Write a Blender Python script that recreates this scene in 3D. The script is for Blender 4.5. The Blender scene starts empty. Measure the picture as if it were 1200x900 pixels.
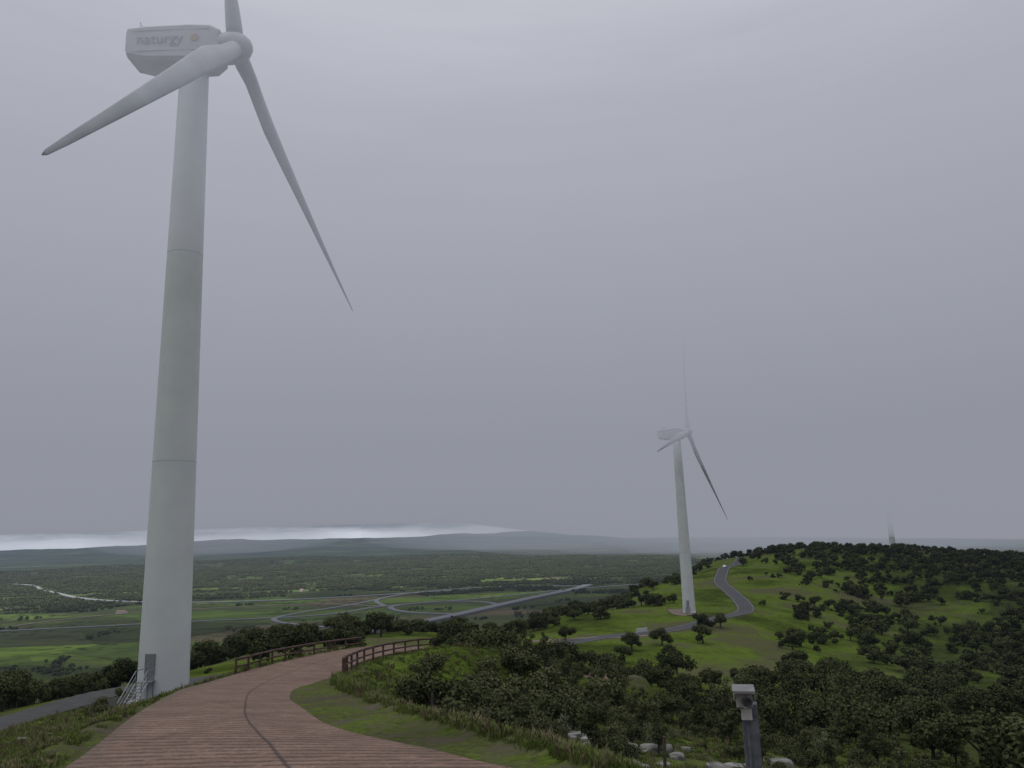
import bpy, math, random
import numpy as np
from mathutils import Matrix, Vector
random.seed(4); rng=np.random.default_rng(7)
sc=bpy.context.scene
sc.view_settings.view_transform='Standard'
sc.view_settings.look='None'; sc.view_settings.exposure=0

# ------------------------------------------------------------ helpers
def link(o,parent=None):
    sc.collection.objects.link(o)
    if parent is not None: o.parent=parent
    return o
def mesh_obj(name,verts,faces,mat=None,parent=None,smooth=False):
    me=bpy.data.meshes.new(name)
    verts=np.asarray(verts,dtype=float)
    me.from_pydata(verts.tolist(),[],faces if isinstance(faces,list) else faces.tolist())
    me.update()
    if mat: me.materials.append(mat)
    if smooth: me.polygons.foreach_set('use_smooth',[True]*len(me.polygons))
    return link(bpy.data.objects.new(name,me),parent)
def empty(name,loc=(0,0,0)):
    e=bpy.data.objects.new(name,None); e.location=loc; e.empty_display_size=.5
    return link(e)
def _h(ix,iy,seed):
    n=(ix.astype(np.int64)*374761393+iy.astype(np.int64)*668265263+seed*982451653)&0x7fffffff
    n=((n^(n>>13))*1274126177)&0x7fffffff
    n=n^(n>>16)
    return (n&0xffff)/65535.0
def vnoise(x,y,seed=0):
    x=np.asarray(x,float);y=np.asarray(y,float)
    xi=np.floor(x);yi=np.floor(y);fx=x-xi;fy=y-yi
    fx=fx*fx*(3-2*fx);fy=fy*fy*(3-2*fy)
    a=_h(xi,yi,seed);b=_h(xi+1,yi,seed);c=_h(xi,yi+1,seed);d=_h(xi+1,yi+1,seed)
    return (a*(1-fx)+b*fx)*(1-fy)+(c*(1-fx)+d*fx)*fy
def fbm(x,y,seed=0,o=4):
    s=0;a=.5;t=0
    x=np.asarray(x,float);y=np.asarray(y,float)
    for i in range(o):
        s=s+a*vnoise(x,y,seed+i*17);t+=a;a*=.5;x=x*2.03+3.1;y=y*2.03+1.7
    return s/t
def ss(a,b,x):
    t=np.clip((np.asarray(x,float)-a)/(b-a),0,1);return t*t*(3-2*t)

# ------------------------------------------------------------ materials
def new_mat(name):
    m=bpy.data.materials.new(name);m.use_nodes=True
    nt=m.node_tree;b=nt.nodes['Principled BSDF'];return m,nt,b
def diffuse_mat(name):
    m=bpy.data.materials.new(name);m.use_nodes=True;nt=m.node_tree;nt.nodes.clear()
    o=nt.nodes.new('ShaderNodeOutputMaterial');b=nt.nodes.new('ShaderNodeBsdfDiffuse');nt.links.new(b.outputs[0],o.inputs['Surface'])
    return m,nt,b
def N(nt,t,**k):
    n=nt.nodes.new(t)
    for a,v in k.items():
        if a in n.inputs.keys(): n.inputs[a].default_value=v
        else: setattr(n,a,v)
    return n
def simple(name,c1,c2=None,scale=3,rough=.7,metal=0,bump=0,bscale=20):
    m,nt,b=new_mat(name);L=nt.links.new
    b.inputs['Roughness'].default_value=rough;b.inputs['Metallic'].default_value=metal
    c2=c2 or tuple(v*.75 for v in c1)
    tc=N(nt,'ShaderNodeTexCoord');no=N(nt,'ShaderNodeTexNoise');no.inputs['Scale'].default_value=scale;no.inputs['Detail'].default_value=5
    L(tc.outputs['Object'],no.inputs['Vector'])
    r=N(nt,'ShaderNodeValToRGB');r.color_ramp.elements[0].position=.35;r.color_ramp.elements[1].position=.65
    r.color_ramp.elements[0].color=(*c2,1);r.color_ramp.elements[1].color=(*c1,1)
    L(no.outputs['Fac'],r.inputs['Fac']);L(r.outputs['Color'],b.inputs['Base Color'])
    if bump:
        n2=N(nt,'ShaderNodeTexNoise');n2.inputs['Scale'].default_value=bscale;n2.inputs['Detail'].default_value=4
        L(tc.outputs['Object'],n2.inputs['Vector'])
        bp=N(nt,'ShaderNodeBump');bp.inputs['Strength'].default_value=bump;bp.inputs['Distance'].default_value=.05
        L(n2.outputs['Fac'],bp.inputs['Height']);L(bp.outputs['Normal'],b.inputs['Normal'])
    return m
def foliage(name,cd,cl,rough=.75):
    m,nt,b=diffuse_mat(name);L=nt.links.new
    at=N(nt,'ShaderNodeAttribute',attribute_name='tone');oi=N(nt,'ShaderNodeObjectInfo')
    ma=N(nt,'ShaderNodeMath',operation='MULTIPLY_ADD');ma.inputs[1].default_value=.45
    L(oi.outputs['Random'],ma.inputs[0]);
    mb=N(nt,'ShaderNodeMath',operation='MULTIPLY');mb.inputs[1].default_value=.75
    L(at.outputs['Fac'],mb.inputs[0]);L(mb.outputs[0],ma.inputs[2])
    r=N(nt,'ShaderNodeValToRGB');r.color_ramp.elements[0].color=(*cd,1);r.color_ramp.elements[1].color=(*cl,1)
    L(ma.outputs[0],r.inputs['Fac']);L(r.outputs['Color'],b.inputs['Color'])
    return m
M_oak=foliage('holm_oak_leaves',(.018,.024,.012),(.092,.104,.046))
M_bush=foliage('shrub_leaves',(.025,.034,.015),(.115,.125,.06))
M_grey=foliage('broom_leaves',(.05,.06,.035),(.19,.21,.12))
M_grass=foliage('grass_blades',(.05,.075,.018),(.19,.24,.07))
M_bark=simple('oak_bark',(.09,.075,.06),(.04,.035,.03),8,.9)
M_white=simple('turbine_white_paint',(.64,.66,.67),(.59,.61,.62),.35,.45)
M_nac=simple('nacelle_shell',(.48,.49,.51),(.42,.43,.45),.6,.5)
M_blade=simple('blade_grey',(.42,.435,.46),(.34,.355,.38),.25,.5)
M_steel=simple('galvanised_steel',(.36,.37,.38),(.22,.23,.24),9,.45,.6)
M_dark=simple('dark_metal',(.04,.04,.045),(.02,.02,.02),4,.5)
M_rust=simple('rusty_brown_rail',(.10,.055,.04),(.05,.03,.022),5,.8,0,.3)
M_rock=simple('granite_lichen',(.30,.29,.265),(.09,.09,.08),2.2,.9,0,.9,7)
M_conc=simple('pale_concrete',(.42,.41,.38),(.3,.29,.27),2,.85,0,.2)
M_wood=simple('fence_post_wood',(.10,.08,.065),(.04,.035,.03),7,.9,0,.4)

# ------------------------------------------------------------ terrain height from surveyed spot heights  (x, y, z, tree cover)
S=[(0,0,-1.6,0),(0,-10,-.3,0),(0,-60,2,0),(-60,-40,-8,.3),(60,-40,-14,.3),(5,0,-2.8,0),(-8,0,-2.4,0),(12,5,-6.8,0),
(-3.5,12,-3.2,0),(-6.5,19,-4.2,0),(-10.5,31,-5.8,0),(-14,43,-7.3,0),(-14.5,52,-8.1,0),(-14,61,-8.7,0),(-11,70,-9.4,0),
(2.6,12,-5.2,0),(3,20,-7.1,0),(.8,16,-5.6,0),(1.3,22,-7.2,0),(1.5,28,-8.0,0),(4.4,26,-8.2,0),(-1.2,28,-7.5,0),(-2.6,24,-6.7,0),(12,25,-10,.2),(4,35,-9.7,0),(4,7,-4.0,0),
(4.5,50,-11.9,.0),(-4.5,42,-9,.1),(-7,50,-9,.0),(-1.4,60,-12.4,.3),(14.6,75,-17.8,.6),(-3.4,90,-14.9,.15),(-4,66,-9.6,0),(0,72,-11,0),
(24,60,-16.5,.85),(55.7,100,-25,.9),(39,130,-27.4,.6),(17,180,-27.7,.12),(0,150,-22.5,.15),(14,125,-24,.3),
(69,170,-33,.75),(71,230,-32.3,.5),(160,280,-41.7,.9),(110,200,-40,.85),(175,370,-35,.65),(305,520,-25,.9),(194,520,-16,.75),
(136,480,-22.5,.3),(118,450,-23,.05),(100.7,390,-26,.0),(84,310,-28.9,0),(64.6,262,-28.8,0),(59.5,280,-29.3,0),(42.6,235,-29.3,0),
(-2.3,215,-28.5,.0),(13,300,-32,.7),(60,420,-33,.8),(138,600,-30,.8),(-27,230,-28,.6),(-42,210,-26.6,.8),(-52.7,160,-21.6,.85),
(-30,120,-17.5,.2),(-32.4,73,-13.7,0),(-40.6,80,-14.4,0),(-28.7,48,-10.4,0),(-23.5,40,-8.9,0),(-12.3,20,-5.2,0),(-53,85,-17,.3),
(-25,80,-12.9,0),(-90,120,-26,.6),(-60,50,-16,.1),(-110,90,-32,.4),
(-100,250,-60,.4),(-60,330,-70,.4),(0,450,-85,.5),(60,600,-90,.5),(150,850,-100,.5),(300,800,-60,.6),(400,650,-35,.8),(600,600,-45,.8),
(450,300,-50,.8),(300,200,-45,.9),(200,100,-45,.9),(100,50,-32,.8),(286,600,-22,.8),(-200,200,-80,.3),(-300,400,-115,.2),
(-150,500,-115,.3),(-50,700,-125,.3),(100,1000,-128,.3),(400,1100,-110,.6),(800,1000,-90,.7),(-600,300,-128,.2),(-500,0,-110,.3),
(500,0,-80,.7),(0,-500,-40,.3),(0,-1500,-128,.3),(1200,300,-110,.6),(1500,1500,-125,.6),(-1500,1500,-130,.3),(0,1500,-130,.3),
(-1500,0,-130,.3),(1500,-500,-130,.4)]
S=np.array(S,float)
def q(x,y):
    k=(x*x+y*y+36)**(-.275);return np.stack([x*k,y*k],-1)
Q=q(S[:,0],S[:,1]);n=len(S)
def ker(d2): return np.sqrt(d2+.09)
A=np.zeros((n+3,n+3));D2=((Q[:,None]-Q[None])**2).sum(-1)
A[:n,:n]=ker(D2)-np.eye(n)*.004;A[:n,n]=1;A[:n,n+1:]=Q;A[n,:n]=1;A[n+1:,:n]=Q.T
W=np.linalg.solve(A,np.concatenate([S[:,2:4],np.zeros((3,2))]))
def rbf(x,y):
    x=np.asarray(x,float).ravel();y=np.asarray(y,float).ravel();out=np.zeros((len(x),2))
    for i in range(0,len(x),60000):
        P=q(x[i:i+60000],y[i:i+60000])
        K=np.zeros((len(P),n))
        for a in range(2): K+=(P[:,a:a+1]-Q[None,:,a])**2
        K=ker(K);out[i:i+60000]=K@W[:n]+W[n]+P@W[n+1:]
    return out
def base(x,y):
    """terrain height and tree-cover before roads"""
    x=np.asarray(x,float).ravel();y=np.asarray(y,float).ravel();r=np.hypot(x,y)
    o=rbf(x,y);z=o[:,0];c=np.clip(o[:,1],0,1)
    w=ss(1000,1500,r)
    zp=-130+6*(fbm(x/900,y/900,5)-.5)
    hills=ss(7500,13500,r)
    zp=zp+hills*(40+260*np.maximum(0,fbm(x/3300+9,y/2300,21,6)-.34)*1.3)+ss(3200,5200,r)*(1-hills)*40*np.maximum(0,fbm(x/1500,y/800,23,5)-.42)*2
    z=z*(1-w)+zp*w
    amp=.10+.9*ss(20,200,r)+1.0*ss(200,500,r)
    z=z+amp*(fbm(x/14,y/14,2)-.5)*(1-w)+.16*(fbm(x/1.6,y/1.6,3,3)-.5)*(1-ss(60,120,r))
    f=fbm(x/520+4,y/210,31,5)+.34*ss(1950,2800,y)-.10*ss(1900,1500,y)-.08*ss(-300,-700,x)*ss(2400,1500,y)
    cp=ss(.43,.55,f)
    w2=ss(600,1100,r);c=c*(1-w2)+cp*w2
    return z,c
def catmull(P,k):
    P=np.array(P,float);out=[]
    for i in range(len(P)-1):
        p0=P[max(i-1,0)];p1=P[i];p2=P[i+1];p3=P[min(i+2,len(P)-1)]
        for t in np.linspace(0,1,k,endpoint=False):
            out.append(.5*((2*p1)+(-p0+p2)*t+(2*p0-5*p1+4*p2-p3)*t*t+(-p0+3*p1-3*p2+p3)*t**3))
    out.append(P[-1]);return np.array(out)
# main paved track: left edge, right edge, z
R=[(-4.5,-12,2.2,-12,0.0),(-4.6,-4,2.1,-4,-1.06),(-4.8,3,2.0,3,-2.0),(-5.6,8,1.4,8,-2.65),(-7.1,13,-.5,12.5,-3.3),(-9.6,20,-3.2,18,-4.12),
(-11.8,26.5,-5.4,24,-4.95),(-14.2,34,-7.6,31,-5.95),(-16.2,42,-9.8,39.5,-7.05),(-17.3,50,-11,48,-7.9),(-17,58,-11.1,57,-8.5),
(-15.2,66,-9.8,64,-9.0),(-12,73,-7.5,69.5,-9.6),(-7,79,-3.5,74,-11.1),(1,84,3,78.5,-13.4),(9,90,10,84,-15.6)]
RD=catmull(R,14)
roads=[]
roads.append((np.stack([(RD[:,0]+RD[:,2])/2,(RD[:,1]+RD[:,3])/2],1),RD[:,4],3.35))
def drape(pts,hw,k=10,lift=0,smooth=5):
    c=catmull(pts,k);z,_=base(c[:,0],c[:,1])
    for _ in range(smooth): z[1:-1]=(z[:-2]+z[1:-1]+z[2:])/3
    return (c,z+lift,hw)
service=drape([(-27,22),(-31,38),(-38,54),(-43,70),(-42,84),(-33,91),(-24,89),(-17,82),(-12,74)],2.3,14)
asphalt=drape([(10,205),(25,222),(42.6,235),(64.6,258),(80,284),(87,312),(92,345),(98,385),(108,420),(120,455),(136,490),(150,530)],3.0,12)
dirt=drape([(-45,196),(-20,210),(-2.3,214),(18,217),(36,226),(43,236)],2.0,12)
pad=drape([(59.5,268),(57,276),(58,290)],4.0,8)
roads+= [service,asphalt,dirt,pad]
def road_near(x,y,margin=8):
    x=np.asarray(x,float).ravel();y=np.asarray(y,float).ravel()
    best=np.full(len(x),1e9);bz=np.zeros(len(x))
    for c,z,hw in roads:
        m=(x>c[:,0].min()-margin-hw)&(x<c[:,0].max()+margin+hw)&(y>c[:,1].min()-margin-hw)&(y<c[:,1].max()+margin+hw)
        idx=np.nonzero(m)[0]
        for j in range(0,len(idx),30000):
            I=idx[j:j+30000];d=np.full(len(I),1e9);zz=np.zeros(len(I))
            for a in range(len(c)-1):
                e=c[a+1]-c[a];L2=e@e
                t=np.clip(((x[I]-c[a,0])*e[0]+(y[I]-c[a,1])*e[1])/L2,0,1)
                dd=np.hypot(x[I]-c[a,0]-t*e[0],y[I]-c[a,1]-t*e[1]);k=dd<d
                d[k]=dd[k];zz[k]=(z[a]+t*(z[a+1]-z[a]))[k]
            d=d-hw;k=d<best[I];best[I[k]]=d[k];bz[I[k]]=zz[k]
    return best,bz
def ground(x,y):
    z,c=base(x,y);d,rz=road_near(x,y)
    w=1-ss(.15,2.3,d)
    z=z*(1-w)+(rz-.14*(1-ss(-.2,.5,d)))*w
    c=np.where(d<2,0,c)
    return z,c,d
def gz(x,y): return float(ground([x],[y])[0][0])

an=np.concatenate([np.radians(np.arange(-48,48,.24)),np.radians(np.arange(48,312,4.0))])
rr=[.8]
while rr[-1]<20000: rr.append(rr[-1]*1.0125+.01)
rr=np.array(rr);na=len(an);nr=len(rr)
TH,RR=np.meshgrid(an,rr);X=(RR*np.sin(TH)).ravel();Y=(RR*np.cos(TH)).ravel()
Z,C,RDst=ground(X,Y)
V=np.stack([X,Y,Z],1);V=np.concatenate([V,[[0,0,gz(0,0)]]])
i=np.arange(nr-1)[:,None]*na;j=np.arange(na)[None];j2=(j+1)%na
F=np.stack([i+j,i+na+j,i+na+j2,i+j2],-1).reshape(-1,4)[:,::-1]
me=bpy.data.meshes.new('ground');nf=len(F)
cap=np.stack([np.full(na,nr*na),np.arange(na),(np.arange(na)+1)%na],1)[:,::-1]
me.vertices.add(len(V));me.vertices.foreach_set('co',V.ravel())
loops=np.concatenate([F.ravel(),cap.ravel()]);me.loops.add(len(loops));me.loops.foreach_set('vertex_index',loops.astype(np.int32))
me.polygons.add(nf+na);st=np.concatenate([np.arange(nf)*4,nf*4+np.arange(na)*3]);me.polygons.foreach_set('loop_start',st.astype(np.int32))
me.polygons.foreach_set('use_smooth',np.ones(nf+na,bool))
me.update(calc_edges=True);me.validate()
at=me.attributes.new('cover','FLOAT','POINT');at.data.foreach_set('value',np.append(C,0).astype(np.float32))
at=me.attributes.new('verge','FLOAT','POINT');at.data.foreach_set('value',np.append(1-ss(.1,1.4,RDst),1).astype(np.float32))
padd=1-ss(6,11,np.hypot(X+32.4,Y-73.1))
at=me.attributes.new('gravel','FLOAT','POINT');at.data.foreach_set('value',np.append(padd,0).astype(np.float32))
at=me.attributes.new('patch','FLOAT','POINT');at.data.foreach_set('value',np.append(fbm(X/22,Y/22,61,6),0).astype(np.float32))
ground_o=link(bpy.data.objects.new('ground',me))
m,nt,b=diffuse_mat('grassy_ground');L=nt.links.new
geo=N(nt,'ShaderNodeNewGeometry')
def noise(scale,detail=6,rough=.6,stretch=None):
    no=N(nt,'ShaderNodeTexNoise');no.inputs['Scale'].default_value=scale;no.inputs['Detail'].default_value=min(detail,5);no.inputs['Roughness'].default_value=rough
    if stretch:
        mp=N(nt,'ShaderNodeMapping');mp.inputs['Scale'].default_value=stretch;L(geo.outputs['Position'],mp.inputs['Vector']);L(mp.outputs[0],no.inputs['Vector'])
    else: L(geo.outputs['Position'],no.inputs['Vector'])
    return no.outputs['Fac']
def ramp(f,stops,interp=None):
    r=N(nt,'ShaderNodeValToRGB');cr=r.color_ramp
    if interp: cr.interpolation=interp
    while len(cr.elements)<len(stops): cr.elements.new(.5)
    for e,(p,c) in zip(cr.elements,stops): e.position=p;e.color=(*c,1) if len(c)==3 else c
    L(f,r.inputs['Fac']);return r.outputs['Color']
def mix(f,a,bb,t='MIX'):
    mx=N(nt,'ShaderNodeMix',data_type='RGBA',blend_type=t)
    if isinstance(f,(int,float)): mx.inputs[0].default_value=f
    else: L(f,mx.inputs[0])
    for s,v in ((6,a),(7,bb)):
        if isinstance(v,tuple): mx.inputs[s].default_value=(*v,1)
        else: L(v,mx.inputs[s])
    return mx.outputs[2]
def math_(op,a,bb=None,c=None):
    k=N(nt,'ShaderNodeMath',operation=op)
    for s,v in enumerate((a,bb,c)):
        if v is None: continue
        if isinstance(v,(int,float)): k.inputs[s].default_value=v
        else: L(v,k.inputs[s])
    return k.outputs[0]
cov=N(nt,'ShaderNodeAttribute',attribute_name='cover').outputs['Fac']
vrg=N(nt,'ShaderNodeAttribute',attribute_name='verge').outputs['Fac']
grv=N(nt,'ShaderNodeAttribute',attribute_name='gravel').outputs['Fac']
pat=N(nt,'ShaderNodeAttribute',attribute_name='patch').outputs['Fac']
nA=noise(.4,5,.75);nB=noise(6,4,.75)
g1=ramp(math_('ADD',math_('MULTIPLY',pat,.6),math_('MULTIPLY',nA,.4)),[(.36,(.055,.072,.018)),(.45,(.088,.125,.024)),(.53,(.13,.19,.03)),(.62,(.10,.125,.038))])
g2=ramp(nB,[(.3,(.35,.35,.3)),(.65,(1.3,1.3,1.25))])
grass=mix(1.0,g1,g2,'MULTIPLY')
dry=ramp(nB,[(.35,(.06,.055,.035)),(.6,(.15,.135,.08))])
fdry=ramp(math_('ADD',math_('MULTIPLY',pat,.45),math_('MULTIPLY',noise(.13,5,.75),.55)),[(.50,(0,0,0)),(.62,(1,1,1))])
grass=mix(math_('MULTIPLY',fdry,.75),grass,dry)
scrub=ramp(nA,[(.3,(.024,.03,.013)),(.55,(.055,.068,.025)),(.75,(.09,.09,.045))])
cn=math_('ADD',cov,math_('MULTIPLY',math_('SUBTRACT',noise(.03,5,.75),.5),1.7))
cf=ramp(cn,[(.60,(0,0,0)),(.88,(.8,.8,.8))])
col=mix(cf,grass,scrub)
far=N(nt,'ShaderNodeVectorMath',operation='LENGTH');L(geo.outputs['Position'],far.inputs[0])
farf=N(nt,'ShaderNodeMapRange');farf.inputs[1].default_value=700;farf.inputs[2].default_value=1300;L(far.outputs['Value'],farf.inputs[0])
mp=N(nt,'ShaderNodeMapping');mp.inputs['Scale'].default_value=(.0042,.0062,.0);mp.inputs['Rotation'].default_value=(0,0,.4);L(geo.outputs['Position'],mp.inputs['Vector'])
fv=N(nt,'ShaderNodeTexVoronoi');fv.inputs['Scale'].default_value=1;L(mp.outputs[0],fv.inputs['Vector'])
fs_=N(nt,'ShaderNodeSeparateXYZ');L(fv.outputs['Color'],fs_.inputs[0])
fields=ramp(fs_.outputs[0],[(0,(.10,.155,.036)),(.25,(.06,.07,.035)),(.42,(.14,.21,.042)),(.6,(.11,.095,.06)),(.72,(.08,.12,.035)),(.86,(.045,.055,.026))],'CONSTANT')
fn=ramp(noise(1.0,5,.7,(.008,.02,.002)),[(.36,(.45,.45,.45)),(.5,(.95,.95,.95)),(.64,(1.2,1.15,1.1))])
f1=mix(1.0,fields,fn,'MULTIPLY')
f1=mix(ramp(noise(1.0,5,.7,(.002,.006,.002)),[(.47,(0,0,0)),(.57,(1,1,1))]),f1,(.06,.07,.035))
f1=mix(cov,f1,ramp(noise(.006,5,.75),[(.35,(.018,.024,.013)),(.56,(.038,.048,.022)),(.68,(.08,.105,.038))]))
vo=N(nt,'ShaderNodeTexVoronoi');vo.inputs['Scale'].default_value=.05;L(geo.outputs['Position'],vo.inputs['Vector'])
dots=ramp(vo.outputs['Distance'],[(.25,(1,1,1)),(.42,(0,0,0))])
dotm=math_('MULTIPLY',dots,ramp(math_('ADD',noise(.004,5,.6),math_('MULTIPLY',cov,.15)),[(.46,(0,0,0)),(.56,(1,1,1))]))
f1=mix(math_('MULTIPLY',dotm,.85),f1,(.012,.018,.01))
hf=N(nt,'ShaderNodeMapRange');hf.inputs[1].default_value=3800;hf.inputs[2].default_value=6500;L(far.outputs['Value'],hf.inputs[0])
f1=mix(hf.outputs[0],f1,ramp(noise(1,5,.75,(.0012,.003,.001)),[(.35,(.014,.019,.015)),(.55,(.028,.036,.024)),(.7,(.06,.075,.035))]))
col=mix(math_('MULTIPLY',farf.outputs[0],.95),col,f1)
vg=ramp(nA,[(.35,(.055,.05,.035)),(.65,(.14,.12,.09))])
vf=math_('MULTIPLY',vrg,ramp(noise(.8,5,.7),[(.38,(0,0,0)),(.62,(1,1,1))]))
col=mix(vf,col,vg)
gcol=ramp(nB,[(.35,(.04,.04,.038)),(.65,(.11,.105,.1))])
col=mix(grv,col,gcol)
L(col,b.inputs['Color'])
bp=N(nt,'ShaderNodeBump');bp.inputs['Strength'].default_value=.8;bp.inputs['Distance'].default_value=.15
L(nB,bp.inputs['Height']);L(bp.outputs['Normal'],b.inputs['Normal'])
me.materials.append(m)

# ------------------------------------------------------------ roads
def strip(name,left,right,z,mat,lift=0.0,skirt=.35,uvs=True,nc=6):
    n_=len(z);verts=[];uv=[];s=0;pts=[]
    for a in range(n_):
        if a: s+=float(np.hypot(*((left[a]+right[a]-left[a-1]-right[a-1])/2)))
        w=float(np.hypot(*(left[a]-right[a])))
        row=[(left[a][0],left[a][1],z[a]-skirt)]+[tuple(left[a]*(1-t)+right[a]*t)+(z[a]+lift+.05*(1-(2*t-1)**2),) for t in np.linspace(0,1,nc)]+[(right[a][0],right[a][1],z[a]-skirt)]
        verts+=row;uv+=[(s,-.5*w)]+[(s,(t-.5)*w) for t in np.linspace(0,1,nc)]+[(s,.5*w)]
    k=nc+2;faces=[[a*k+c,a*k+c+1,(a+1)*k+c+1,(a+1)*k+c] for a in range(n_-1) for c in range(k-1)]
    o=mesh_obj(name,verts,faces,mat);me=o.data
    ul=me.uv_layers.new(name='UVMap');uv=np.array(uv);li=np.zeros(len(me.loops),int);me.loops.foreach_get('vertex_index',li)
    ul.data.foreach_set('uv',uv[li].ravel());return o
def edges(c,hw):
    t=np.gradient(c,axis=0);t/=np.linalg.norm(t,axis=1)[:,None];nn=np.stack([-t[:,1],t[:,0]],1)
    return c+nn*hw,c-nn*hw
M_red,nt,b=new_mat('red_ribbed_concrete');L=nt.links.new;geo=N(nt,'ShaderNodeNewGeometry')
uvn=N(nt,'ShaderNodeUVMap');sep=N(nt,'ShaderNodeSeparateXYZ');L(uvn.outputs[0],sep.inputs[0])
U=sep.outputs[0];Vv=sep.outputs[1]
c1=ramp(noise(.7,8,.75),[(.32,(.155,.092,.062)),(.5,(.225,.138,.096)),(.70,(.31,.205,.15))])
c2=ramp(noise(16,5,.8),[(.3,(.45,.45,.45)),(.65,(1.25,1.25,1.25))])
col=mix(1.0,c1,c2,'MULTIPLY')
un=math_('ADD',U,math_('MULTIPLY',noise(1.8,5,.65),.26))
rib=math_('MULTIPLY_ADD',math_('SINE',math_('MULTIPLY',un,2*math.pi/.46)),.5,.5)
brk=noise(5,4,.75)
ribf=math_('MULTIPLY',ramp(rib,[(.55,(0,0,0)),(.88,(1,1,1))]),ramp(brk,[(.38,(0,0,0)),(.54,(1,1,1))]))
col=mix(math_('MULTIPLY',ribf,.7),col,(.05,.031,.024))
ab=math_('ABSOLUTE',math_('ADD',Vv,math_('MULTIPLY',math_('SUBTRACT',noise(.6,2,.5),.5),.08)))
jl=ramp(ab,[(.015,(1,1,1)),(.06,(0,0,0))])
tj=math_('ABSOLUTE',math_('SUBTRACT',math_('FRACT',math_('DIVIDE',U,5.0)),.5))
tl=ramp(tj,[(.002,(1,1,1)),(.006,(0,0,0))])
col=mix(math_('MULTIPLY',math_('MAXIMUM',jl,tl),.8),col,(.035,.022,.02))
ed=ramp(math_('DIVIDE',ab,4),[(.70,(0,0,0)),(.84,(1,1,1))])
col=mix(math_('MULTIPLY',ed,ramp(noise(2,6,.7),[(.35,(0,0,0)),(.6,(.8,.8,.8))])),col,(.10,.08,.055))
L(col,b.inputs['Base Color'])
b.inputs['Roughness'].default_value=.85
bp=N(nt,'ShaderNodeBump');bp.inputs['Strength'].default_value=.9;bp.inputs['Distance'].default_value=.04
L(math_('SUBTRACT',brk,math_('MULTIPLY',ribf,.8)),bp.inputs['Height']);L(bp.outputs['Normal'],b.inputs['Normal'])
strip('paved_road',RD[:,0:2],RD[:,2:4],RD[:,4],M_red,0.0,.5,nc=9)
def road_mat(name,ca,cb,line=True,w=3.0):
    global nt,L,geo
    mm,nt,b=new_mat(name);L=nt.links.new;geo=N(nt,'ShaderNodeNewGeometry')
    uvn=N(nt,'ShaderNodeUVMap');sep=N(nt,'ShaderNodeSeparateXYZ');L(uvn.outputs[0],sep.inputs[0])
    col=ramp(noise(.8,8,.7),[(.35,ca),(.65,cb)])
    if line:
        ab=math_('ABSOLUTE',sep.outputs[1])
        k=math_('LESS_THAN',math_('ABSOLUTE',math_('SUBTRACT',ab,w)),.08)
        col=mix(math_('MULTIPLY',k,.35),col,(.6,.6,.6))
    L(col,b.inputs['Base Color']);b.inputs['Roughness'].default_value=.8
    return mm
M_asp=road_mat('asphalt',(.042,.043,.047),(.065,.065,.07),True,2.7)
M_asp2=road_mat('worn_asphalt',(.025,.026,.026),(.06,.058,.052),False)
M_dirt=road_mat('dirt_track',(.12,.09,.065),(.20,.16,.12),False)
M_hwy=road_mat('highway_asphalt',(.10,.105,.115),(.15,.155,.17),False)
for nm,(c,z,hw),mt in (('service_road',service,M_asp2),('asphalt_road',asphalt,M_asp),('dirt_track',dirt,M_dirt),('turbine_pad_track',pad,M_dirt)):
    l,r=edges(c,hw);strip(nm,l,r,z,mt,.02,.8)
def valley(name,pts,hw,lift,mat=None):
    c=catmull(pts,14);z,_,_=ground(c[:,0],c[:,1]);l,r=edges(c,hw)
    for _ in range(6): z[1:-1]=(z[:-2]+z[1:-1]+z[2:])/3
    return strip(name,l,r,z,mat or M_hwy,lift,2,nc=4)
valley('highway',[(-330,1080),(-200,1190),(-98,1329),(10,1545),(122,1773),(165,1900)],12,4)
valley('valley_road',[(-1500,1250),(-900,1290),(-536,1357),(-338,1400),(-257,1520),(-60,1640),(200,1850),(600,2000)],5,1.5)
valley('valley_road',[(-3200,3500),(-2012,3060),(-1500,2500),(-1100,2012),(-800,1800),(-500,1760),(-100,1900)],7,2)
valley('slip_road',[(-98,1325),(-40,1430),(-70,1540),(-170,1580),(-240,1500),(-200,1400),(-110,1340)],5,2)
valley('slip_road',[(-257,1520),(-300,1700),(-220,1880),(-40,1960),(150,1900)],5,1.5)
valley('slip_road',[(-200,1190),(-330,1260),(-420,1370),(-340,1560),(-300,1700)],5,1.5)
valley('farm_track',[(-420,1180),(-330,1100),(-300,980),(-340,860)],3,1.2,M_dirt)
valley('farm_track',[(-900,1290),(-820,1500),(-640,1600),(-420,1620),(-257,1520)],3.5,1.2,M_dirt)

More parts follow.
